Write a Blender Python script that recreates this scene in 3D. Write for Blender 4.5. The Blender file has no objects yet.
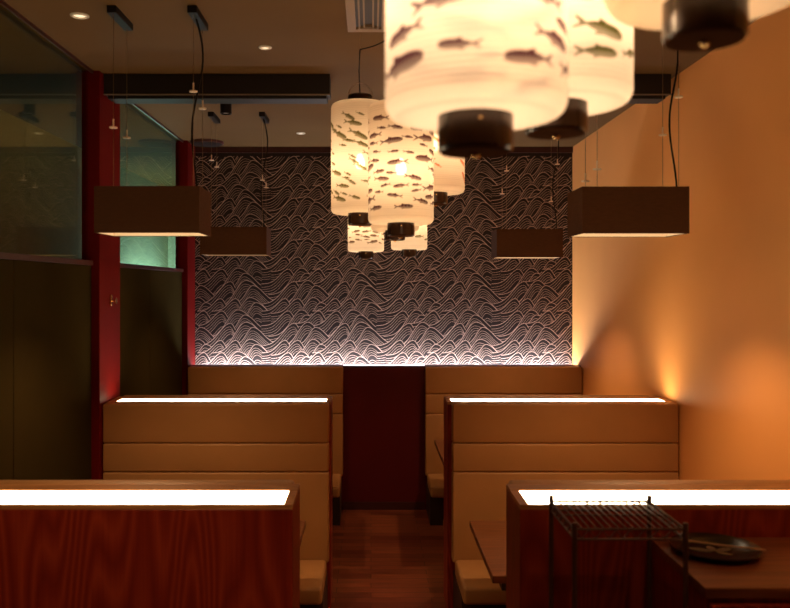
import bpy, bmesh, math, random
import numpy as np
from mathutils import Vector, Matrix

random.seed(7)
sc = bpy.context.scene
COL = sc.collection
EYE = 2.02                       # camera height; heights below are written EYE + h
CEIL = EYE + 1.31
K = 1.29                         # depth of the room per unit used in the plan below
FOC = 620 * K                    # focal length in pixels of the 790 wide frame
XL, XR = -1.70, 1.90             # side walls
YB = 5.85 * K                        # patterned back wall
YF = -1.6 * K                        # wall behind the camera

# ------------------------------------------------------------------ materials
def mat(name, color=(.5, .5, .5), rough=.5, metal=0.0, spec=.5):
    m = bpy.data.materials.new(name); m.use_nodes = True
    b = m.node_tree.nodes['Principled BSDF']
    b.inputs['Base Color'].default_value = (*color, 1)
    b.inputs['Roughness'].default_value = rough
    b.inputs['Metallic'].default_value = metal
    b.inputs['Specular IOR Level'].default_value = spec
    return m

def nodes(m):
    nt = m.node_tree
    return nt, nt.nodes, nt.links, nt.nodes['Principled BSDF']

def coords(nt, scale=(1, 1, 1), rot=(0, 0, 0)):
    tc = nt.nodes.new('ShaderNodeTexCoord')
    mp = nt.nodes.new('ShaderNodeMapping')
    mp.inputs['Scale'].default_value = scale
    mp.inputs['Rotation'].default_value = rot
    nt.links.new(tc.outputs['Object'], mp.inputs['Vector'])
    return mp.outputs['Vector']

def ramp(nt, fac, stops):
    r = nt.nodes.new('ShaderNodeValToRGB')
    el = r.color_ramp.elements
    el[0].position, el[0].color = stops[0][0], (*stops[0][1], 1)
    el[1].position, el[1].color = stops[-1][0], (*stops[-1][1], 1)
    for p, c in stops[1:-1]:
        e = el.new(p); e.color = (*c, 1)
    nt.links.new(fac, r.inputs['Fac'])
    return r.outputs['Color']

def bump(m, height, strength=.2, dist=.01):
    nt, N, L, b = nodes(m)
    bp = N.new('ShaderNodeBump')
    bp.inputs['Strength'].default_value = strength
    bp.inputs['Distance'].default_value = dist
    L.new(height, bp.inputs['Height'])
    L.new(bp.outputs['Normal'], b.inputs['Normal'])

def noise(nt, vec, scale, detail=3, rough=.5):
    n = nt.nodes.new('ShaderNodeTexNoise')
    n.inputs['Scale'].default_value = scale
    n.inputs['Detail'].default_value = detail
    n.inputs['Roughness'].default_value = rough
    nt.links.new(vec, n.inputs['Vector'])
    return n.outputs['Fac']

def mottled(name, c0, c1, scale=4, rough=.5, spec=.5, bs=0, bscale=200, stretch=(1, 1, 1)):
    m = mat(name, c0, rough, 0, spec)
    nt, N, L, b = nodes(m)
    v = coords(nt, stretch)
    L.new(ramp(nt, noise(nt, v, scale, 4), [(.3, c0), (.7, c1)]), b.inputs['Base Color'])
    if bs:
        bump(m, noise(nt, v, bscale, 2), bs, .004)
    return m

def wood(name, dark, mid, light, rough=.35, axis='z', scale=1.0, spec=.4):
    """long-grained veneer with cathedral figure, grain along one axis"""
    m = mat(name, mid, rough, 0, spec)
    nt, N, L, b = nodes(m)
    st = {'z': (1, 1, .10), 'x': (.10, 1, 1), 'y': (1, .10, 1)}[axis]
    v = coords(nt, st)
    n1 = N.new('ShaderNodeTexNoise'); n1.inputs['Scale'].default_value = 3.6 * scale
    n1.inputs['Detail'].default_value = 1.0
    L.new(v, n1.inputs['Vector'])
    mul = N.new('ShaderNodeMath'); mul.operation = 'MULTIPLY'; mul.inputs[1].default_value = 58
    L.new(n1.outputs['Fac'], mul.inputs[0])
    fr = N.new('ShaderNodeMath'); fr.operation = 'PINGPONG'; fr.inputs[1].default_value = 1
    L.new(mul.outputs[0], fr.inputs[0])
    fib = noise(nt, coords(nt, tuple(60 * (s if s > .5 else s * .2) for s in st)), 3.0, 3)
    add = N.new('ShaderNodeMath'); add.operation = 'MULTIPLY_ADD'
    L.new(fr.outputs[0], add.inputs[0]); add.inputs[1].default_value = .55
    sub = N.new('ShaderNodeMath'); sub.operation = 'MULTIPLY'; sub.inputs[1].default_value = .5
    L.new(fib, sub.inputs[0]); L.new(sub.outputs[0], add.inputs[2])
    L.new(ramp(nt, add.outputs[0], [(.15, dark), (.5, mid), (.85, light)]), b.inputs['Base Color'])
    bump(m, fib, .08, .003)
    return m

def emissive(name, color, strength):
    m = mat(name, (.8, .8, .8), .6)
    b = m.node_tree.nodes['Principled BSDF']
    b.inputs['Emission Color'].default_value = (*color, 1)
    b.inputs['Emission Strength'].default_value = strength
    return m

M = {}
M['partition'] = wood('red stained ash veneer', (.17, .013, .0055), (.235, .022, .0085), (.33, .040, .014), .34)
M['rim'] = wood('oak edging tinted for strip glow', (.34, .14, .045), (.44, .19, .065), (.52, .24, .09), .35, 'x')  # edging colour raised to carry the amber glow of the light strip
M['panel'] = mottled('maroon lacquer', (.085, .004, .006), (.10, .005, .007), 3, .4, .4)
M['lacquer'] = mottled('dark red lacquer', (.105, .0035, .003), (.13, .005, .004), 3, .5, .06, .03, 60)
M['table'] = wood('brown table veneer', (.10, .032, .013), (.15, .05, .02), (.19, .07, .028), .3, 'x')
M['counter'] = wood('brown counter veneer', (.11, .03, .012), (.16, .045, .018), (.21, .065, .026), .35, 'x')
M['dark'] = mat('near black brown paint', (.014, .008, .006), .5)
M['black'] = mat('black metal', (.012, .008, .007), .5, .0, .12)
M['cap'] = mat('black brown lacquer cap', (.034, .014, .007), .22, .0, .5)
M['matte'] = mat('matte brown underside', (.07, .028, .013), .9, 0, .0)
M['brass'] = mat('brass', (.80, .50, .20), .25, 1.0)
M['steel'] = mat('dull steel', (.62, .52, .42), .3, 1.0)
M['wire'] = mat('thin metal wire', (.30, .20, .12), .35, 1.0)
M['grip'] = mat('pale nickel', (.85, .66, .48), .45, .3)
M['white'] = mat('off white enamel', (.62, .55, .46), .4)
M['ceiling'] = mottled('taupe ceiling paint', (.125, .066, .022), (.137, .073, .025), 2, .85, .2, .05, 120)
M['beam'] = mat('black pelmet paint', (.010, .007, .006), .6)
M['frame'] = mat('beige vent frame', (.24, .15, .08), .5)
M['pale'] = mat('pale aluminium lip', (.22, .17, .13), .6)
M['leather'] = mottled('tan leather', (.37, .178, .062), (.43, .205, .073), 3, .45, .35, .25, 160)
M['kick'] = mat('dark toe kick', (.03, .012, .007), .5)
M['fabric'] = mottled('brown lampshade linen', (.060, .022, .0085), (.072, .027, .010), 30, .9, .1, .3, 300, (1, 1, 4))
M['liner'] = mat('cream lampshade lining', (.75, .60, .42), .7)
M['wainscot'] = mottled('olive brown panel', (.028, .019, .006), (.035, .024, .008), 1.6, .8, .0, .05, 90)
M['rail'] = mat('dark red brown rail', (.05, .010, .008), .4)
M['rearwall'] = mat('dark plaster', (.10, .05, .025), .8)
M['passage'] = mat('pale green passage plaster', (.42, .39, .24), .8)
M['rack'] = mat('bronze wire coating', (.09, .034, .02), .45, .3)
M['dish'] = mat('dark glazed stoneware', (.022, .016, .012), .18, 0, .6)
M['stick'] = mat('pale bamboo', (.45, .24, .10), .5)
M['leaf'] = mat('olive glaze brush mark', (.13, .085, .035), .3)
M['strip'] = emissive('warm light strip', (1.0, .78, .48), 7.0)
M['cove'] = emissive('cool white strip', (.88, .92, 1.0), 25.0)
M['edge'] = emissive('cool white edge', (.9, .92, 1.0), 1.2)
M['diffuser'] = emissive('lamp diffuser', (1.0, .74, .48), .8)
M['bulb'] = emissive('lantern bulb', (1.0, .80, .55), 3.6)
M['downlight'] = emissive('dim downlight lens', (1.0, .72, .45), .5)
M['paper_line'] = mat('printed beige wave line', (.60, .42, .35), .5)
M['paper_base'] = mottled('charcoal wallpaper', (.014, .008, .008), (.018, .011, .011), 5, .6, .3)

# right wall: golden woven wallcovering with a soft sheen
m = mat('golden woven wallcovering', (.62, .32, .11), .55, 0, .2); M['goldwall'] = m
nt, N, L, b = nodes(m)
v = coords(nt, (1, 1, 1))
L.new(ramp(nt, noise(nt, v, 1.6, 3), [(.3, (.88, .385, .115)), (.7, (.93, .415, .13))]), b.inputs['Base Color'])
bump(m, noise(nt, coords(nt, (1, 1, .06)), 260, 2), .10, .002)

# floor: narrow dark planks laid across the aisle
m = mat('dark red plank floor', (.1, .03, .015), .3, 0, .5); M['floor'] = m
nt, N, L, b = nodes(m)
br = N.new('ShaderNodeTexBrick')
br.offset = .37; br.squash = 1
br.inputs['Scale'].default_value = 1
br.inputs['Mortar Size'].default_value = .0025
br.inputs['Brick Width'].default_value = .62
br.inputs['Row Height'].default_value = .085
br.inputs['Color1'].default_value = (.12, .022, .010, 1)
br.inputs['Color2'].default_value = (.27, .068, .028, 1)
br.inputs['Mortar'].default_value = (.03, .008, .005, 1)
L.new(coords(nt), br.inputs['Vector'])
mx = N.new('ShaderNodeMix'); mx.data_type = 'RGBA'; mx.blend_type = 'MULTIPLY'
mx.inputs[0].default_value = .8
L.new(br.outputs['Color'], mx.inputs[6])
L.new(ramp(nt, noise(nt, coords(nt, (1.2, 16, 1)), 4, 4), [(.25, (.45, .45, .45)), (.75, (1.2, 1.2, 1.2))]), mx.inputs[7])
L.new(mx.outputs[2], b.inputs['Base Color'])

# dark green glass of the clerestory panes
m = bpy.data.materials.new('dark green glass'); m.use_nodes = True; M['glass'] = m
nt = m.node_tree; nt.nodes.clear(); L = nt.links
out = nt.nodes.new('ShaderNodeOutputMaterial')
mixs = nt.nodes.new('ShaderNodeMixShader')
tr = nt.nodes.new('ShaderNodeBsdfTransparent'); tr.inputs['Color'].default_value = (.78, .79, .66, 1)
gl = nt.nodes.new('ShaderNodeBsdfGlossy'); gl.inputs['Roughness'].default_value = .03
gl.inputs['Color'].default_value = (.85, .78, .36, 1)
lw = nt.nodes.new('ShaderNodeLayerWeight'); lw.inputs['Blend'].default_value = .5
fr = nt.nodes.new('ShaderNodeMath'); fr.operation = 'MULTIPLY'; fr.inputs[1].default_value = .42
L.new(lw.outputs['Facing'], fr.inputs[0])
L.new(fr.outputs[0], mixs.inputs[0]); L.new(tr.outputs[0], mixs.inputs[1]); L.new(gl.outputs[0], mixs.inputs[2])
L.new(mixs.outputs[0], out.inputs['Surface'])

# lantern paper: light passes through it, the printed fish and the ribs hold it back
m = bpy.data.materials.new('lantern paper'); m.use_nodes = True; M['paper'] = m
nt = m.node_tree; nt.nodes.clear(); L = nt.links
out = nt.nodes.new('ShaderNodeOutputMaterial')
at = nt.nodes.new('ShaderNodeAttribute'); at.attribute_name = 'ink'
tl = nt.nodes.new('ShaderNodeBsdfTranslucent')
df = nt.nodes.new('ShaderNodeBsdfDiffuse')
tp = nt.nodes.new('ShaderNodeBsdfTransparent')
L.new(at.outputs['Color'], tl.inputs['Color']); L.new(at.outputs['Color'], df.inputs['Color'])
L.new(at.outputs['Color'], tp.inputs['Color'])
m1 = nt.nodes.new('ShaderNodeMixShader'); m1.inputs[0].default_value = .30
L.new(tl.outputs[0], m1.inputs[1]); L.new(df.outputs[0], m1.inputs[2])
m2 = nt.nodes.new('ShaderNodeMixShader'); m2.inputs[0].default_value = .36
L.new(m1.outputs[0], m2.inputs[1]); L.new(tp.outputs[0], m2.inputs[2])
L.new(m2.outputs[0], out.inputs['Surface'])

# ------------------------------------------------------------------ builders
def add_box(bm, x0, x1, y0, y1, z0, z1, bev=0.0, seg=2, mi=0):
    vs = [bm.verts.new(p) for p in ((x0, y0, z0), (x1, y0, z0), (x1, y1, z0), (x0, y1, z0),
                                    (x0, y0, z1), (x1, y0, z1), (x1, y1, z1), (x0, y1, z1))]
    fs = [bm.faces.new([vs[i] for i in f]) for f in ((0, 3, 2, 1), (4, 5, 6, 7), (0, 1, 5, 4), (1, 2, 6, 5), (2, 3, 7, 6), (3, 0, 4, 7))]
    for f in fs: f.material_index = mi
    if bev > 0:
        es = list({e for f in fs for e in f.edges})
        bmesh.ops.bevel(bm, geom=es, offset=bev, segments=seg, profile=.5, affect='EDGES')
    return bm

def bx(x0, x1, y0, y1, z0, z1, bev=0.0, seg=2):
    return add_box(bmesh.new(), x0, x1, y0, y1, z0, z1, bev, seg)

def add_lathe(bm, prof, n=48, c=(0, 0, 0)):
    """profile of (radius, z) turned round the vertical through c"""
    rings = []
    for r, z in prof:
        if r < 1e-6:
            rings.append([bm.verts.new((c[0], c[1], c[2] + z))])
        else:
            rings.append([bm.verts.new((c[0] + r * math.cos(2 * math.pi * i / n), c[1] + r * math.sin(2 * math.pi * i / n), c[2] + z)) for i in range(n)])
    for a, b_ in zip(rings, rings[1:]):
        for i in range(n):
            j = (i + 1) % n
            if len(a) == 1 and len(b_) == 1: continue
            if len(a) == 1: bm.faces.new((a[0], b_[i], b_[j]))
            elif len(b_) == 1: bm.faces.new((a[i], a[j], b_[0]))
            else: bm.faces.new((a[i], a[j], b_[j], b_[i]))
    return bm

def add_tube(bm, pts, r, n=8):
    pts = [Vector(p) for p in pts]
    rings = []
    for i, p in enumerate(pts):
        d = (pts[min(i + 1, len(pts) - 1)] - pts[max(i - 1, 0)]).normalized()
        u = d.cross(Vector((0, 0, 1)))
        if u.length < 1e-3: u = Vector((1, 0, 0))
        u.normalize(); w = d.cross(u)
        rings.append([bm.verts.new(p + r * (math.cos(2 * math.pi * k / n) * u + math.sin(2 * math.pi * k / n) * w)) for k in range(n)])
    for a, b_ in zip(rings, rings[1:]):
        for k in range(n):
            bm.faces.new((a[k], a[(k + 1) % n], b_[(k + 1) % n], b_[k]))
    bm.faces.new(rings[0][::-1]); bm.faces.new(rings[-1])
    return bm

def tube(pts, r, n=8):
    return add_tube(bmesh.new(), pts, r, n)

def obj(name, bm, material, parent=None, smooth=False, loc=(0, 0, 0)):
    me = bpy.data.meshes.new(name)
    bmesh.ops.recalc_face_normals(bm, faces=bm.faces)
    bm.to_mesh(me); bm.free()
    for m_ in (material if isinstance(material, (list, tuple)) else [material]):
        me.materials.append(M[m_] if isinstance(m_, str) else m_)
    if smooth:
        me.polygons.foreach_set('use_smooth', [True] * len(me.polygons))
        try:
            me.set_sharp_from_angle(angle=math.radians(40))
        except Exception:
            pass
    o = bpy.data.objects.new(name, me); COL.objects.link(o)
    o.location = loc
    if parent: o.parent = parent
    return o

def tag(o, label, cat, group=None):
    o['label'] = label; o['category'] = cat
    if group: o['group'] = group
    return o

def thing(name, label, cat, loc=(0, 0, 0), group=None):
    o = bpy.data.objects.new(name, None); COL.objects.link(o)
    o.location = (loc[0], loc[1] * K, loc[2]); o.empty_display_size = .1
    return tag(o, label, cat, group)

def struct(name, bm, material, parent=None, smooth=False):
    o = obj(name, bm, material, parent, smooth)
    if not parent: o['kind'] = 'structure'
    return o

def lamp(name, kind, loc, power, color, parent=None, **kw):
    l = bpy.data.lights.new(name, kind); l.energy = power; l.color = color
    for k, val in kw.items(): setattr(l, k, val)
    o = bpy.data.objects.new(name, l); COL.objects.link(o); o.location = loc
    if parent: o.parent = parent
    return o

def dup(root, loc, label, group=None):
    r = root.copy(); COL.objects.link(r); r.location = loc; r['label'] = label
    if group: r['group'] = group
    for ch in list(root.children):
        c = ch.copy(); COL.objects.link(c); c.parent = r
        for g in ch.children:
            d = g.copy(); COL.objects.link(d); d.parent = c
    return r

WARM = (1.0, .62, .30)

# ------------------------------------------------------------------ the setting
XP = -2.75                                                       # far wall of the passage behind the glass
YP = 8.4 * K
struct('floor', bx(XP, XR + .1, YF, YP, -.1, 0), 'floor')
struct('ceiling', bx(XP, XR + .1, YF, YP, CEIL, CEIL + .1), 'ceiling')
struct('wall_right', bx(XR, XR + .1, YF, YB + .1, 0, CEIL), 'goldwall')
struct('wall_front', bx(XP, XR + .1, YF - .1, YF, 0, CEIL), 'rearwall')
struct('wall_passage', bx(XP - .1, XP, YF, YP, 0, CEIL), 'passage')
struct('wall_passage_end', bx(XP, XL + .1, YP, YP + .1, 0, CEIL), 'passage')

RAIL = EYE + .155                                                # top of the panelling on the left
bm = bmesh.new()
for a, b_ in ((YF, -.4 * K), (-.4 * K, 1.15 * K), (1.15 * K, 2.95 * K), (2.95 * K, 3.80 * K), (4.05 * K, 4.77 * K), (4.77 * K, 5.62 * K)):
    add_box(bm, XL - .05, XL, a + .004, b_ - .004, 0, RAIL - .03, .003, 1)
add_box(bm, XL - .07, XL - .045, YF, 5.7 * K, 0, RAIL - .03)
struct('wall_left', bm, 'wainscot')
for k, (a, b_) in enumerate(((YF, 3.78 * K), (4.07 * K, 5.60 * K))):
    w = struct('window_%d' % (k + 1), bx(XL - .07, XL + .012, a, b_, RAIL - .03, RAIL, .003), 'rail')
    struct('pane', bx(XL - .034, XL - .022, a, b_, RAIL, CEIL), 'glass', w)
struct('trim_1', bx(XL, XL + .012, YF, 3.78 * K, CEIL - .018, CEIL), 'rail')
struct('trim_2', bx(XL, XL + .012, 4.07 * K, 5.60 * K, CEIL - .018, CEIL), 'rail')

# ---- back wall with its printed wave pattern
def wave_wall():
    bm = bmesh.new()
    add_box(bm, XL - .06, XR + .1, YB, YB + .1, 0, CEIL)
    TW, TH = 1.085, .394
    U = TW / 606.0
    rows = [(0.0, [(115, 'm'), (195, 'B'), (226, 'i'), (386, 'm'), (466, 'T'), (500, 'i')]),
            (.161, [(71, 's'), (141, 'd'), (221, 'B'), (256, 'i'), (331, 's'), (421, 's'), (486, 'T'), (524, 'i')]),
            (.277, [(81, 'd'), (151, 'B'), (186, 'i'), (250, 's'), (346, 'd'), (421, 'T'), (458, 'i')])]
    kinds = {'s': (54, 34, 66, .75), 'd': (62, 40, 78, .9), 'm': (84, 44, 120, 1.0), 'i': (48, 78, 92, .8), 'B': (76, 84, 140, 1.0),
             'T': (80, 118, 150, 1.0), 't': (56, 100, 60, .8)}
    xo = -.935 - TW                                              # a trough of the pattern
    ztop = EYE + (286 - 197) * YB / FOC - 0
    zlo, zhi = EYE - .86, EYE + (286 - 156) * YB / FOC
    humps = []
    order = 0
    for rv in range(-1, 6):
        for dz, hs in rows:
            z0 = ztop + .394 - rv * TH - dz
            for cx in range(-1, 5):
                for dx, k in hs:
                    sl, sr, h, sc_ = kinds[k]
                    jx = 6 * math.sin(dx * 1.7 + dz * 30)
                    zj = (-.010 if k in 'sdm' else 0) - (.048 if k == 'i' else 0)
                    humps.append((xo + cx * TW + (dx + jx) * U, z0 + zj, sl * U, sr * U, h * U, k))
    def sil(hp, x):
        x0, z0, sl, sr, h, k = hp
        t = (x - x0) / (sl if x < x0 else sr)
        return z0 - h * (1 - math.exp(-t * t))
    sup = [(hp[0] - 2.3 * hp[2], hp[0] + 2.5 * hp[3]) for hp in humps]
    step, wd0, d = .0075, .0023, .0285
    for i, hp in enumerate(humps):
        x0, z0, sl, sr, h, k = hp
        if z0 < zlo or z0 - h - .2 > zhi + .3: continue
        lo, hi = sup[i]
        front = [j for j in range(i + 1, len(humps)) if sup[j][0] < hi and sup[j][1] > lo and humps[j][1] > z0 - .42]
        front.sort(key=lambda j: abs(humps[j][0] - x0))
        for q in range(9 if k in 'BT' else 7):
            off = (0, .034, .056, .078, .100, .148, .170, .192, .240)[q]
            sx = 0 if q == 0 else -.012 + .004 * q
            wd = wd0 if q == 0 else wd0 * .60
            f = 1 - .035 * q
            prev = None
            n = int((hi - lo) / step)
            for s in range(n + 1):
                x = lo + (hi - lo) * s / n
                t = (x - x0 - sx) / ((sl if x < x0 + sx else sr) * f)
                e = math.exp(-t * t)
                z = z0 - off - h * (1 - e) * (1 - .012 * q)
                ok = XL - .1 < x < XR and zlo < z < zhi
                if ok:
                    for j in front:
                        if sup[j][0] < x < sup[j][1] and z < sil(humps[j], x):
                            ok = False; break
                if ok:
                    slope = -h * e * 2 * t / ((sl if x < x0 + sx else sr) * f)
                    ln = math.hypot(1, slope)
                    nx, nz = -slope / ln * wd, wd / ln
                    cur = (bm.verts.new((x + nx, YB - .0012, z + nz)), bm.verts.new((x - nx, YB - .0012, z - nz)))
                    if prev:
                        fc = bm.faces.new((prev[0], prev[1], cur[1], cur[0])); fc.material_index = 1
                    prev = cur
                else:
                    prev = None
    loose = [v_ for v_ in bm.verts if not v_.link_faces]
    bmesh.ops.delete(bm, geom=loose, context='VERTS')
    return bm
struct('wall_back', wave_wall(), ['paper_base', 'paper_line'])
struct('trim_3', bx(XL, XR, YB - .025, YB - .002, EYE + (286 - 153) * YB / FOC, CEIL), 'rail')

# ---- red pillars on the left wall
t = thing('pillar', 'red lacquered pillar with a brass hook, beside the nearer left pendant lamp', 'pillar', (XL, 3.925, 0), 'red pillars')
obj('shaft', bx(-.06, .05, -.155 * K, .155 * K, 0, CEIL, .004), 'lacquer', t)
hk_ = obj('coat_hook', bx(.0495, .060, -.014, .014, EYE - .128, EYE - .056, .002), 'brass', t)
hk_['label'] = 'small brass hook'
bm = tube([(.058, 0, EYE - .094), (.082, 0, EYE - .094)], .006, 12)
add_tube(bm, [(.080, 0, EYE - .094), (.088, 0, EYE - .094)], .020, 20)
obj('peg', bm, 'brass', hk_, True)
t = thing('pillar', 'red lacquered pillar where the left wall meets the wave wall', 'pillar', (XL, 5.70, 0), 'red pillars')
obj('shaft', bx(-.06, .05, -.12 * K, .12 * K, 0, CEIL, .004), 'lacquer', t)
# ---- ceiling fittings
t = thing('ceiling_pelmet', 'long black box along the ceiling left of the lanterns', 'ceiling box', (-.97, 3.89, CEIL), 'black ceiling boxes')
obj('box', bx(-.70, .715, -.06 * K, .06 * K, -.125, 0, .003), 'beam', t)
obj('lip', bx(-.70, .715, -.066 * K, -.06 * K, -.132, -.124), 'pale', t)
obj('rail', bx(-.66, .695, -.05 * K, .06 * K, -.150, -.125, .003), 'beam', t)
t = thing('ceiling_pelmet', 'black box along the ceiling by the golden wall', 'ceiling box', (1.50, 3.89, CEIL), 'black ceiling boxes')
obj('box', bx(-.62, .355, -.06 * K, .06 * K, -.125, 0, .003), 'beam', t)
obj('lip', bx(-.62, .355, -.066 * K, -.06 * K, -.132, -.124), 'pale', t)
obj('rail', bx(-.60, .325, -.05 * K, .06 * K, -.150, -.125, .003), 'beam', t)

for x, y, r, lab in ((-1.41, 3.0, .045, 'round recessed downlight in the near left corner of the ceiling'),
                     (-.58, 3.4, .036, 'round recessed downlight in front of the long black ceiling box'),
                     (-.95, 1.25, .045, 'added downlight out of view, lighting the nearest left divider'),
                     (1.05, 1.25, .045, 'added downlight out of view, lighting the nearest right divider and wire rack'),
                     (-.60, 5.31, .038, 'small round recessed downlight nearest the wave wall')):
    t = thing('recessed_downlight', lab, 'downlight', (x, y, CEIL), 'recessed downlights')
    obj('trim_ring', add_lathe(bmesh.new(), [(r * .62, 0), (r * .62, -.004), (r * .75, -.009), (r, -.004), (r, 0)], 32), 'white', t, True)
    obj('lens', add_lathe(bmesh.new(), [(0, -.006), (r * .35, -.006), (r * .60, -.002), (r * .60, 0)], 32), 'downlight', t, True)
    if y < 2:  # the two unseen downlights, added to brighten the nearest dividers
        lamp('lamp_light', 'SPOT', (0, 0, -.02), 50 if x < 0 else 9, WARM, t, spot_size=math.radians(80), spot_blend=.6, shadow_soft_size=.04)
t = thing('surface_spotlight', 'black cylindrical spotlight behind the long ceiling box', 'spotlight', (-1.027, 4.39, CEIL))
obj('housing', add_lathe(bmesh.new(), [(0, 0), (.04, 0), (.04, -.092), (.034, -.092), (.034, -.080), (0, -.080)], 32), 'black', t, True)
obj('lens', add_lathe(bmesh.new(), [(0, -.081), (.033, -.081), (.033, -.0805)], 32), 'white', t, True)
t = thing('ceiling_speaker', 'flat round dark ceiling speaker above the far left corner', 'ceiling speaker', (-1.49, 5.63, CEIL))
obj('grille', add_lathe(bmesh.new(), [(0, -.03), (.12, -.03), (.135, -.026), (.135, -.022)], 48), 'dark', t, True)
obj('ring', add_lathe(bmesh.new(), [(.135, -.024), (.150, -.020), (.152, 0), (0, 0)], 48), 'rail', t, True)
t = thing('air_diffuser', 'ceiling air diffuser with nested frames, left of the biggest lantern', 'air vent', (-.012, 2.885, CEIL))
def ring_bm(bm, X, Y, w_, z0, z1):
    add_box(bm, -X, X, -Y, -Y + w_, z0, z1); add_box(bm, -X, X, Y - w_, Y, z0, z1)
    add_box(bm, -X, -X + w_, -Y + w_, Y - w_, z0, z1); add_box(bm, X - w_, X, -Y + w_, Y - w_, z0, z1)
    return bm
obj('frame', ring_bm(bmesh.new(), .106, .285 * K, .042, -.012, 0), 'frame', t)
obj('backing', bx(-.064, .064, -.243 * K, .243 * K, -.003, 0), 'dark', t)
for a in (.050, .026):
    obj('louvre', ring_bm(bmesh.new(), a, a + .26, .008, -.016, -.003), 'frame', t)

# ------------------------------------------------------------------ booths
TOP = EYE - .7185
def divider(label, x0, x1, y0, y1, wall_side, lip=.008, back=.066):
    """wooden booth divider with a light strip let into its top"""
    w, d = x1 - x0, (y1 - y0) * K
    t = thing('booth_divider', label, 'booth divider', ((x0 + x1) / 2, (y0 + y1) / 2, 0), 'wooden booth dividers with light strips')
    X, Y = w / 2, d / 2
    obj('body', bx(-X, X, -Y, Y, 0, TOP - .02, .002, 1), 'partition', t)
    bm = bmesh.new()
    e = .03
    l0, l1 = (-X + .05, X - e) if wall_side < 0 else (-X + e, X - .05)
    add_box(bm, -X, X, -Y, -Y + lip, TOP - .02, TOP - .005)
    add_box(bm, -X, X, Y - back * K, Y, TOP - .02, TOP - .003, .003)
    add_box(bm, -X, l0, -Y + lip, Y - back * K, TOP - .02, TOP - .005)
    add_box(bm, l1, X, -Y + lip, Y - back * K, TOP - .02, TOP - .005)
    obj('top_rim', bm, 'rim', t)
    obj('light_strip', bx(l0, l1, -Y + lip, Y - back * K, TOP - .018, TOP - .007), 'strip', t)
    return t

def bench(label, x0, x1, y, s, group='tan leather booth benches'):
    """upholstered bench; its back stands at y and it faces -s along the room"""
    t = thing('booth_bench', label, 'booth bench', ((x0 + x1) / 2, y, 0), group)
    X = (x1 - x0) / 2
    def yb(a, b_):
        a, b_ = a * -s * K, b_ * -s * K
        return (min(a, b_), max(a, b_))
    for z0, z1 in ((EYE - .966, TOP - .004), (EYE - 1.143, EYE - .966), (EYE - 1.70, EYE - 1.143)):
        ya, yc = yb(0, .062)
        obj('back_cushion', bx(-X, X, ya, yc, z0 + .001, z1 - .001, .013, 4), 'leather', t, True)
    ya, yc = yb(.064, .43)
    obj('seat', bx(-X + .012, X - .012, ya, yc, EYE - 1.772, EYE - 1.672, .022, 5), 'leather', t, True)
    ya, yc = yb(0, .37)
    obj('base', bx(-X + .012, X - .012, ya, yc, 0, EYE - 1.772), 'kick', t)
    return t

LA, RA = -.255, .488                                             # edges of the aisle
divider('nearest wooden booth divider on the left of the aisle, top glowing', XL + .002, LA - .004, 2.05, 2.26, -1)
divider('nearest wooden booth divider on the right, behind the wire rack', .4926, XR - .002, 2.05, 2.26, 1)
divider('second wooden booth divider on the left, between the tan benches by the red pillar', XL + .052, LA + .004, 3.862, 4.06, -1, .030, .075)
divider('second wooden booth divider on the right, its strip lighting the golden wall', RA - .012, XR - .002, 3.862, 4.06, 1, .030, .075)
bench('tan leather bench on the far side of the nearest left divider, facing away', XL + .01, LA - .03, 2.26, -1)
bench('right bench behind the nearest right divider, facing away', RA + .025, XR - .01, 2.26, -1)
bench('tan leather bench in the middle row, left of the aisle', XL + .053, LA - .004, 3.862, 1)
bench('tan leather bench in the middle row, right of the aisle', RA + .012, XR - .01, 3.862, 1)
bench('tan leather bench on the far side of the middle left divider, facing the wave wall', XL + .06, LA - .01, 4.06, -1)
bench('bench behind the middle right divider, seat end showing at the aisle', RA + .02, XR - .01, 4.06, -1)
bench('farthest tan leather bench, left end of the wave wall', XL + .06, LA + .004, 5.60, 1)
bench('farthest tan leather bench, right end of the wave wall', RA - .002, XR - .01, 5.60, 1)

t = thing('low_wall', 'dark red low wall under the wave pattern at the end of the aisle', 'low wall', (.1, 5.66, 0))
obj('panel', bx(XL + .052 - .1, XR - .104, -.058 * K, .03 * K, 0, TOP - .002, .002, 1), 'panel', t)
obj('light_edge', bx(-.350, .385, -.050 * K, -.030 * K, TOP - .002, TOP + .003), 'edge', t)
obj('baseboard', bx(-.350, .385, -.066 * K, -.058 * K, 0, .07), 'rail', t)
t = thing('cove_light', 'cool white light strip glowing behind the low wall', 'light strip', (.1, 5.77, TOP - .10))
obj('channel', bx(XL + .052 - .1, XR - .104, -.075 * K, .075 * K, -.03, 0), 'white', t)
obj('strip', bx(XL + .10 - .1, XR - .15, 0, .06, .010, .028), 'cove', t)

def table(label, x0, x1, y0, y1):
    t = thing('dining_table', label, 'table', ((x0 + x1) / 2, (y0 + y1) / 2, 0), 'booth tables')
    X, Y = (x1 - x0) / 2, (y1 - y0) / 2 * K
    H = EYE - 1.30
    obj('tabletop', bx(-X, X, -Y, Y, H - .035, H, .004), 'table', t)
    obj('apron', bx(-X + .05, X - .05, -Y + .05, Y - .05, H - .085, H - .035), 'dark', t)
    for cx in (-X * .55, X * .55):
        obj('pedestal', bx(cx - .035, cx + .035, -.035, .035, .02, H - .085, .004), 'dark', t)
        obj('foot', bx(cx - .2, cx + .2, -.24, .24, 0, .02, .006), 'dark', t)
table('brown wooden table in the nearest booth on the left', XL + .03, -.362, 2.78, 3.44)
table('brown wooden table in the nearest booth on the right', .545, XR - .02, 2.78, 3.44)
table('brown wooden table in the far booth on the left', XL + .03, -.362, 4.56, 5.23)
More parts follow.
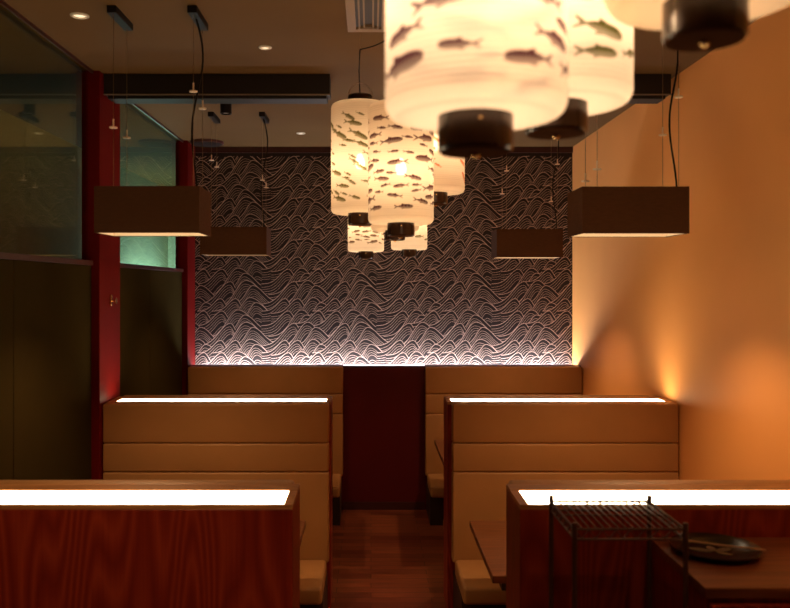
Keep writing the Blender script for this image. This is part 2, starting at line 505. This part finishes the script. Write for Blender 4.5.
table('brown wooden table in the far booth on the right', .535, XR - .02, 4.56, 5.25)

# ------------------------------------------------------------------ box pendants
def pendant(label, x0, x1, y0, y1, h0, h1, grips, cord_side, lit=1.0, lens='diffuser'):
    cx, cy = (x0 + x1) / 2, (y0 + y1) / 2
    zb, zt = EYE + h0, EYE + h1
    t = thing('pendant_lamp', label, 'pendant lamp', (cx, cy, zb), 'rectangular box pendants')
    X, Y, H = (x1 - x0) / 2, (y1 - y0) / 2 * K, zt - zb
    w = .006
    bm = bmesh.new()
    add_box(bm, -X, X, -Y, -Y + w, 0, H); add_box(bm, -X, X, Y - w, Y, 0, H)
    add_box(bm, -X, -X + w, -Y + w, Y - w, 0, H); add_box(bm, X - w, X, -Y + w, Y - w, 0, H)
    add_box(bm, -X + w, X - w, -Y + w, Y - w, H - w, H)
    obj('shade', bm, 'fabric', t)
    obj('lining', ring2(X - w, Y - w, .002, .002, H - w), 'liner', t)
    obj('diffuser', bx(-X + w + .002, X - w - .002, -Y + w + .002, Y - w - .002, .020, .024), lens, t)
    sp = lamp('lamp_light', 'SPOT', (0, 0, .016), 44 * lit, WARM, t, spot_size=math.radians(112), spot_blend=.7, shadow_soft_size=.04)
    top = CEIL - zb
    bars = [-X + .08, X - .035]
    g = 0
    for bi, bxx in enumerate(bars):
        obj('canopy', bx(bxx - .022, bxx + .022, -.105 * K, .105 * K, top - .035, top, .003), 'black', t)
        for wy in (-.08 * K, .08 * K):
            wi = obj('wire', tube([(bxx, wy, H - .002), (bxx, wy, top - .035)], .0012, 5), 'wire', t)
            gz = EYE + grips[g] - zb; g += 1
            obj('cable_grip', add_lathe(bmesh.new(), [(0, .040), (.004, .040), (.004, .006), (.019, .003), (.019, -.003), (0, -.004)], 20, (bxx, wy, gz)), 'grip', wi, True)
    bxx = bars[1] + (.0 if cord_side > 0 else 0)
    pts = []
    for i in range(25):
        u = i / 24
        z = top - .035 - u * (top - .035 - H)
        pts.append((bxx + .024 * math.sin(u * math.pi * 2.1) * (1 - .3 * u) + .006 * math.sin(u * 9), -.04 + .02 * math.sin(u * 5), z))
    obj('power_cord', tube(pts, .0045, 8), 'black', t, True)
    return t

def ring2(X, Y, w, z0, z1):
    bm = bmesh.new()
    add_box(bm, -X, X, -Y, -Y + w, z0, z1); add_box(bm, -X, X, Y - w, Y, z0, z1)
    add_box(bm, -X, -X + w, -Y + w, Y - w, z0, z1); add_box(bm, X - w, X, -Y + w, Y - w, z0, z1)
    return bm

pendant('brown box pendant lamp in front of the red pillar, nearer on the left', -1.291, -.80, 2.89, 3.10, .248, .466, (.745, .735, .915, .88), 1)
pendant('brown box pendant lamp hanging against the golden wall, nearer on the right', .985, 1.484, 2.89, 3.11, .245, .464, (.55, .52, .89, .75), 1)
pendant('far brown box pendant lamp at the left of the wave wall', -1.285, -.785, 4.66, 4.87, .235, .445, (.95, .93, .80, .77), 1, .6, 'liner')
pendant('far brown box pendant lamp at the right of the wave wall', .945, 1.443, 4.66, 4.87, .215, .428, (.87, .72, .92, .66), 1, .8)

# ------------------------------------------------------------------ paper lanterns
def fish_field(S, Z, R, H, fishes, tint):
    """printed ink: 1 = bare paper; S is arc length round the shade, Z the height"""
    col = np.ones(S.shape + (3,))
    per = 2 * math.pi * R
    for (s0, z0, ln, ang, flip) in fishes:
        ds = (S - s0 + per / 2) % per - per / 2
        dz = Z - z0
        ca, sa = math.cos(ang), math.sin(ang)
        u = (ds * ca + dz * sa) / (ln / 2) * flip                # nose at u = +1
        w = (-ds * sa + dz * ca) / (ln / 2)
        t_ = np.clip((u + .62) / 1.62, 0, 1)
        half = .255 * np.power(np.clip(t_, 0, 1), .8) * np.power(np.clip(1 - t_, 0, 1), .5) * 1.9 + .022 * (u > -.62)
        half = np.where((u > -.66) & (u < 1), half, -1)
        body = half - np.abs(w - .02)
        tt = np.clip((-.55 - u) / .45, 0, 1)
        tail = np.where((u < -.55) & (u > -1), .035 + .20 * tt - np.abs(w) , -1)
        notch = np.where(u < -.8, np.abs(w) - (-.8 - u) * .8, 1)
        tail = np.minimum(tail, notch)
        f1 = np.where((u > -.15) & (u < .35), (.20 + .13 * (1 - (u + .15) / .5)) * 1.0 - np.abs(w - .0), -1)
        f1 = np.where(w > 0, f1, -1)
        f2 = np.where((u > -.2) & (u < .25) & (w < 0), (.17 + .10 * (1 - (u + .2) / .45)) - np.abs(w), -1)
        d_ = np.maximum(np.maximum(body, tail), np.maximum(f1, f2))
        k = np.clip(d_ / .05 + .5, 0, 1)
        sh = .70 + .30 * np.clip(w / .25 + .5, 0, 1) + .10 * np.sin(u * 40) * (w > 0)
        belly = np.clip(.55 - .6 * sh, 0, 1) * 0 + np.clip(sh, .55, 1.05)
        a = (k * belly)[..., None]
        col = col * (1 - a) + np.array(tint) * a
    return col

def lantern(label, x, y, hb, tint, seed, n_fish, size, power=1.0, nu=200, nv=170, R=.15, H=.55, tilt=0.0, dirs=(1, -1)):
    rnd = random.Random(seed)
    zb = EYE + hb
    t = thing('paper_lantern', label, 'paper lantern', (x, y, zb), 'fish printed paper lanterns')
    rc, rr = .42 * R, .022
    # profile from the lower cap outwards, up the side and in again
    prof = [(rc * .9, .004), (R * .72, .001)]
    for i in range(7):
        a = -math.pi / 2 + i / 6 * math.pi / 2
        prof.append((R - rr + rr * math.cos(a), rr + rr * math.sin(a)))
    for i in range(1, nv):
        z = rr + (H - 2 * rr) * i / nv
        prof.append((R, z))
    for i in range(7):
        a = i / 6 * math.pi / 2
        prof.append((R - rr + rr * math.cos(a), H - rr + rr * math.sin(a)))
    prof += [(R * .72, H - .001), (rc * .9, H - .004)]
    P = np.array(prof); n = len(prof)
    th = np.arange(nu) / nu * 2 * math.pi
    rib = .0012 * np.abs(np.sin(P[:, 1] / .0095 * math.pi))
    rad = P[:, 0] + np.where((P[:, 1] > .02) & (P[:, 1] < H - .02), rib, 0)
    V = np.stack([rad[:, None] * np.cos(th)[None], rad[:, None] * np.sin(th)[None], np.repeat(P[:, 1][:, None], nu, 1)], -1).reshape(-1, 3)
    I, J = np.meshgrid(np.arange(n - 1), np.arange(nu), indexing='ij')
    J2 = (J + 1) % nu
    F = np.stack([I * nu + J, I * nu + J2, (I + 1) * nu + J2, (I + 1) * nu + J], -1).reshape(-1, 4)
    me = bpy.data.meshes.new('paper_shade')
    me.from_pydata(V.tolist(), [], F.tolist())
    fishes = []
    per = 2 * math.pi * R
    tries = 0
    while len(fishes) < n_fish and tries < 4000:
        tries += 1
        ln = size * rnd.choice((.55, .75, .9, 1.0, 1.15, 1.3))
        c = (rnd.uniform(0, per), rnd.uniform(.06, H - .07), ln, tilt + rnd.uniform(-.22, .22), rnd.choice(dirs))
        if all(math.hypot(((c[0] - f[0] + per / 2) % per - per / 2) * .60, (c[1] - f[1]) * 1.75) > .30 * (ln + f[2]) for f in fishes):
            fishes.append(c)
    S = np.repeat((th * R)[None], n, 0); Z = np.repeat(P[:, 1][:, None], nu, 1)
    ink = fish_field(S, Z, R, H, fishes, tint)
    ink[:2] = 1; ink[-2:] = 1
    base = np.array((.90, .80, .70) if nu >= 300 else (.90, .77, .60))
    ribd = 1 - .10 * (np.abs(np.sin(P[:, 1] / .0095 * math.pi)) < .25)
    colr = ink * base * ribd[:, None, None]
    rgba = np.concatenate([colr, np.ones(colr.shape[:2] + (1,))], -1).reshape(-1, 4).astype(np.float32)
    at_ = me.color_attributes.new('ink', 'FLOAT_COLOR', 'POINT')
    at_.data.foreach_set('color', rgba.ravel())
    me.polygons.foreach_set('use_smooth', [True] * len(me.polygons))
    me.materials.append(M['paper'])
    o = bpy.data.objects.new('paper_shade', me); COL.objects.link(o); o.parent = t
    ch = .056
    lc = obj('lower_cap', add_lathe(bmesh.new(), [(0, .006), (rc, .006), (rc, -ch + .004), (rc - .004, -ch), (0, -ch)], 48), 'cap', t, True)
    obj('base_plate', add_lathe(bmesh.new(), [(0, -ch), (rc - .005, -ch), (rc - .005, -ch - .002), (0, -ch - .002)], 48), 'matte', lc)
    obj('knob', add_lathe(bmesh.new(), [(0, -ch - .012), (.005, -ch - .011), (.008, -ch - .006), (.005, -ch), (0, -ch)], 16), 'brass', lc, True)
    obj('stud', add_lathe(bmesh.new(), [(0, .003), (.003, .002), (.004, -.002), (0, -.003)], 10, (0, -rc - .001, -.012)), 'brass', lc, True)
    uc = obj('upper_cap', add_lathe(bmesh.new(), [(0, H - .006), (rc, H - .006), (rc, H + ch - .014), (rc - .004, H + ch - .010), (0, H + ch - .010)], 48), 'cap', t, True)
    ha = [(.062 * math.cos(math.pi * i / 12), 0, H + ch - .012 + .066 * math.sin(math.pi * i / 12)) for i in range(13)]
    obj('handle', tube(ha, .0018, 6), 'wire', uc, True)
    top = CEIL - zb
    hk = min(top - .06, H + .285)
    k_ = rnd.uniform(-.02, .02)
    swx = .17
    obj('cord', tube([(0, 0, H + ch - .012), (k_ * .3, 0, (H + hk) / 2 + .03), (0, 0, hk)], .0035, 8), 'black', t, True)
    sw = [(0, 0, hk)]
    for i in range(1, 13):
        u = i / 12
        sw.append((swx * u, .03 * u, hk + (top - hk) * u - .035 * math.sin(u * math.pi) * (1 if hk < top - .1 else .3)))
    obj('swag_cord', tube(sw, .003, 8), 'black', t, True)
    obj('suspension_wire', tube([(0, 0, hk - .01), (0, 0, top)], .0012, 5), 'wire', t)
    bl = obj('bulb', add_lathe(bmesh.new(), [(0, -.03), (.016, -.026), (.026, -.008), (.026, .008), (.014, .034), (.010, .05), (0, .05)], 20, (0, 0, H * .46)), 'bulb', t, True)
    lamp('lantern_light', 'POINT', (0, 0, H * .46 - .005), power, (1.0, .70, .43), t, shadow_soft_size=.036)
    return t

PURPLE, GREEN, RED, DARK = (.10, .04, .05), (.13, .13, .03), (.78, .20, .08), (.15, .085, .05)
P = 4.1
lantern('largest lantern, nearest the camera, purple fish, dark cap below', .175, 1.04, .281, (.09, .035, .055), 3, 46, .125, P * 1.6, 300, 260)
lantern('big lantern with green fish partly behind the purple-fish one', .379, 1.27, .368, (.085, .095, .018), 14, 46, .125, P * 1.6, 300, 260, dirs=(1,))
lantern('lantern at the top right edge, only its underside and dark cap showing', .522, .97, .441, DARK, 5, 10, .08, P * .8, 240, 220)
lantern('tall lantern with a shoal of green fish, left in the central cluster', -.057, 3.23, .375, GREEN, 21, 90, .085, P, dirs=(1,), tilt=-.35, H=.572)
lantern('lantern with brown purple fish, frontmost in the central cluster', .138, 2.86, .286, PURPLE, 33, 95, .095, P)
lantern('lantern with red orange fish, right in the central cluster', .335, 3.22, .48, RED, 44, 70, .08, P * .8, tilt=-.6)
lantern('lantern with its bottom edge just below the brown-fish one', .150, 3.87, .343, DARK, 55, 16, .06, P * .6)
lantern('small far lantern with dark fish, lower left under the green-fish one', -.042, 5.15, .2835, DARK, 66, 110, .085, P)
lantern('small far lantern with few green fish, lower right under the cluster', .317, 5.15, .30, GREEN, 77, 40, .08, P)

# ------------------------------------------------------------------ the service corner at the front right
t = thing('wire_rack', 'dark wire rack standing before the nearest right divider', 'wire rack', (.72, 1.835, 0))
hx, hy = .154, .112 * K
TZ = EYE - .664
for px, py in ((-hx, -hy), (hx, -hy), (-hx, hy), (hx, hy)):
    obj('post', tube([(px, py, 0), (px, py, TZ + .006)], .0075, 12), 'rack', t, True)
for z in (TZ - .012, .80, .30):
    bm = bmesh.new()
    for py in (-hy, hy):
        for dz in (0, -.028): add_tube(bm, [(-hx, py, z + dz), (hx, py, z + dz)], .0035, 6)
        zig = [(-hx + 2 * hx * i / 16, py, z - (.026 if i % 2 else .002)) for i in range(17)]
        add_tube(bm, zig, .0022, 5)
    for px in (-hx, hx):
        for dz in (0, -.028): add_tube(bm, [(px, -hy, z + dz), (px, hy, z + dz)], .0035, 6)
        zig = [(px, -hy + 2 * hy * i / 12, z - (.026 if i % 2 else .002)) for i in range(13)]
        add_tube(bm, zig, .0022, 5)
    for i in range(1, 15):
        x = -hx + 2 * hx * i / 15
        add_tube(bm, [(x, -hy, z + .003), (x, hy, z + .003)], .0024, 5)
    add_tube(bm, [(-hx, 0, z - .002), (hx, 0, z - .002)], .003, 6)
    obj('shelf', bm, 'rack', t, True)

CT = EYE - .825
t = thing('service_counter', 'brown wooden counter at the right edge holding a dark dish', 'counter', (1.40, 1.865, 0))
obj('countertop', bx(-.487, .49, -.172 * K, .172 * K, CT - .03, CT, .003), 'counter', t)
obj('cabinet', bx(-.478, .49, -.160 * K, .170 * K, .06, CT - .03, .002), 'partition', t)
obj('plinth', bx(-.47, .49, -.13 * K, .170 * K, 0, .06), 'kick', t)
for k in range(2):
    d0 = -.474 + k * .482
    dr = obj('door', bx(d0, d0 + .476, -.178 * K, -.160 * K, .075, CT - .045, .003), 'partition', t)
    kx = d0 + (.43 if k == 0 else .045)
    obj('knob', add_lathe(bmesh.new(), [(0, .012), (.010, .009), (.012, 0), (.010, -.009), (0, -.012)], 16, (kx, -.178 * K - .012, CT - .16)), 'black', dr, True)

t = thing('oval_dish', 'dark oval dish lying on the brown counter', 'dish', (1.062, 1.915, CT))
bm = add_lathe(bmesh.new(), [(0, .003), (.07, .003), (.10, .010), (.130, .024), (.133, .024), (.133, .021), (.105, .006), (.085, 0), (0, 0)], 56)
bmesh.ops.scale(bm, vec=(1, .97, 1), verts=bm.verts)
obj('bowl', bm, 'dish', t, True)
bm = bmesh.new()
for a0, ln, w in ((.5, .075, .016), (1.5, .06, .014), (2.6, .08, .017), (-.6, .05, .012)):
    ca, sa = math.cos(a0), math.sin(a0)
    pts_u, pts_l = [], []
    for i in range(9):
        u = i / 8
        r = .004 + u * ln; ww = w * math.sin(u * math.pi) ** .8
        pts_u.append(bm.verts.new((ca * r - sa * ww, (sa * r + ca * ww) * .97, .0042)))
        pts_l.append(bm.verts.new((ca * r + sa * ww, (sa * r - ca * ww) * .97, .0042)))
    for i in range(8):
        if i == 0: bm.faces.new((pts_u[0], pts_l[1], pts_u[1]))
        elif i == 7: bm.faces.new((pts_u[7], pts_l[7], pts_u[8]))
        else: bm.faces.new((pts_u[i], pts_l[i], pts_l[i + 1], pts_u[i + 1]))
obj('brush_mark', bm, 'leaf', t)
s = tag(obj('wooden_stick', tube([(-.115, .045, .0295), (0, -.01, .0280), (.118, -.062, .0295)], .0032, 8), 'stick', None, True, (1.072, 1.915 * K, CT)),
        'thin pale wooden stick lying across the dark oval dish', 'stick')

# ------------------------------------------------------------------ light of the passage behind the glass
a = lamp('passage_lamp', 'AREA', (XP + .20, 7.5 * K, EYE - .22), 46, (.34, .74, 1.0), None, shape='RECTANGLE', size=.2, size_y=1.6)
a.rotation_euler = (math.pi, math.radians(-12), 0)

w = bpy.data.worlds.new('World'); sc.world = w; w.use_nodes = True
w.node_tree.nodes['Background'].inputs['Color'].default_value = (.02, .012, .008, 1)
w.node_tree.nodes['Background'].inputs['Strength'].default_value = .3

# ------------------------------------------------------------------ camera
cam = bpy.data.cameras.new('Camera'); co = bpy.data.objects.new('Camera', cam); COL.objects.link(co)
co.location = (0, 0, EYE); co.rotation_euler = (math.radians(90), 0, 0)
cam.sensor_width = 36; cam.lens = FOC / 790 * 36
cam.shift_x = 24 / 790; cam.shift_y = -18 / 790
cam.clip_start = .05
cam.dof.use_dof = True; cam.dof.focus_distance = 4.6 * K; cam.dof.aperture_fstop = 3.2
sc.camera = co
sc.view_settings.view_transform = 'Standard'; sc.view_settings.look = 'None'
sc.view_settings.exposure = 1.1; sc.view_settings.gamma = 1
sc.view_settings.use_curve_mapping = False
sc.cycles.use_denoising = True
sc.cycles.max_bounces = 10; sc.cycles.transparent_max_bounces = 16
sc.cycles.sample_clamp_indirect = 8
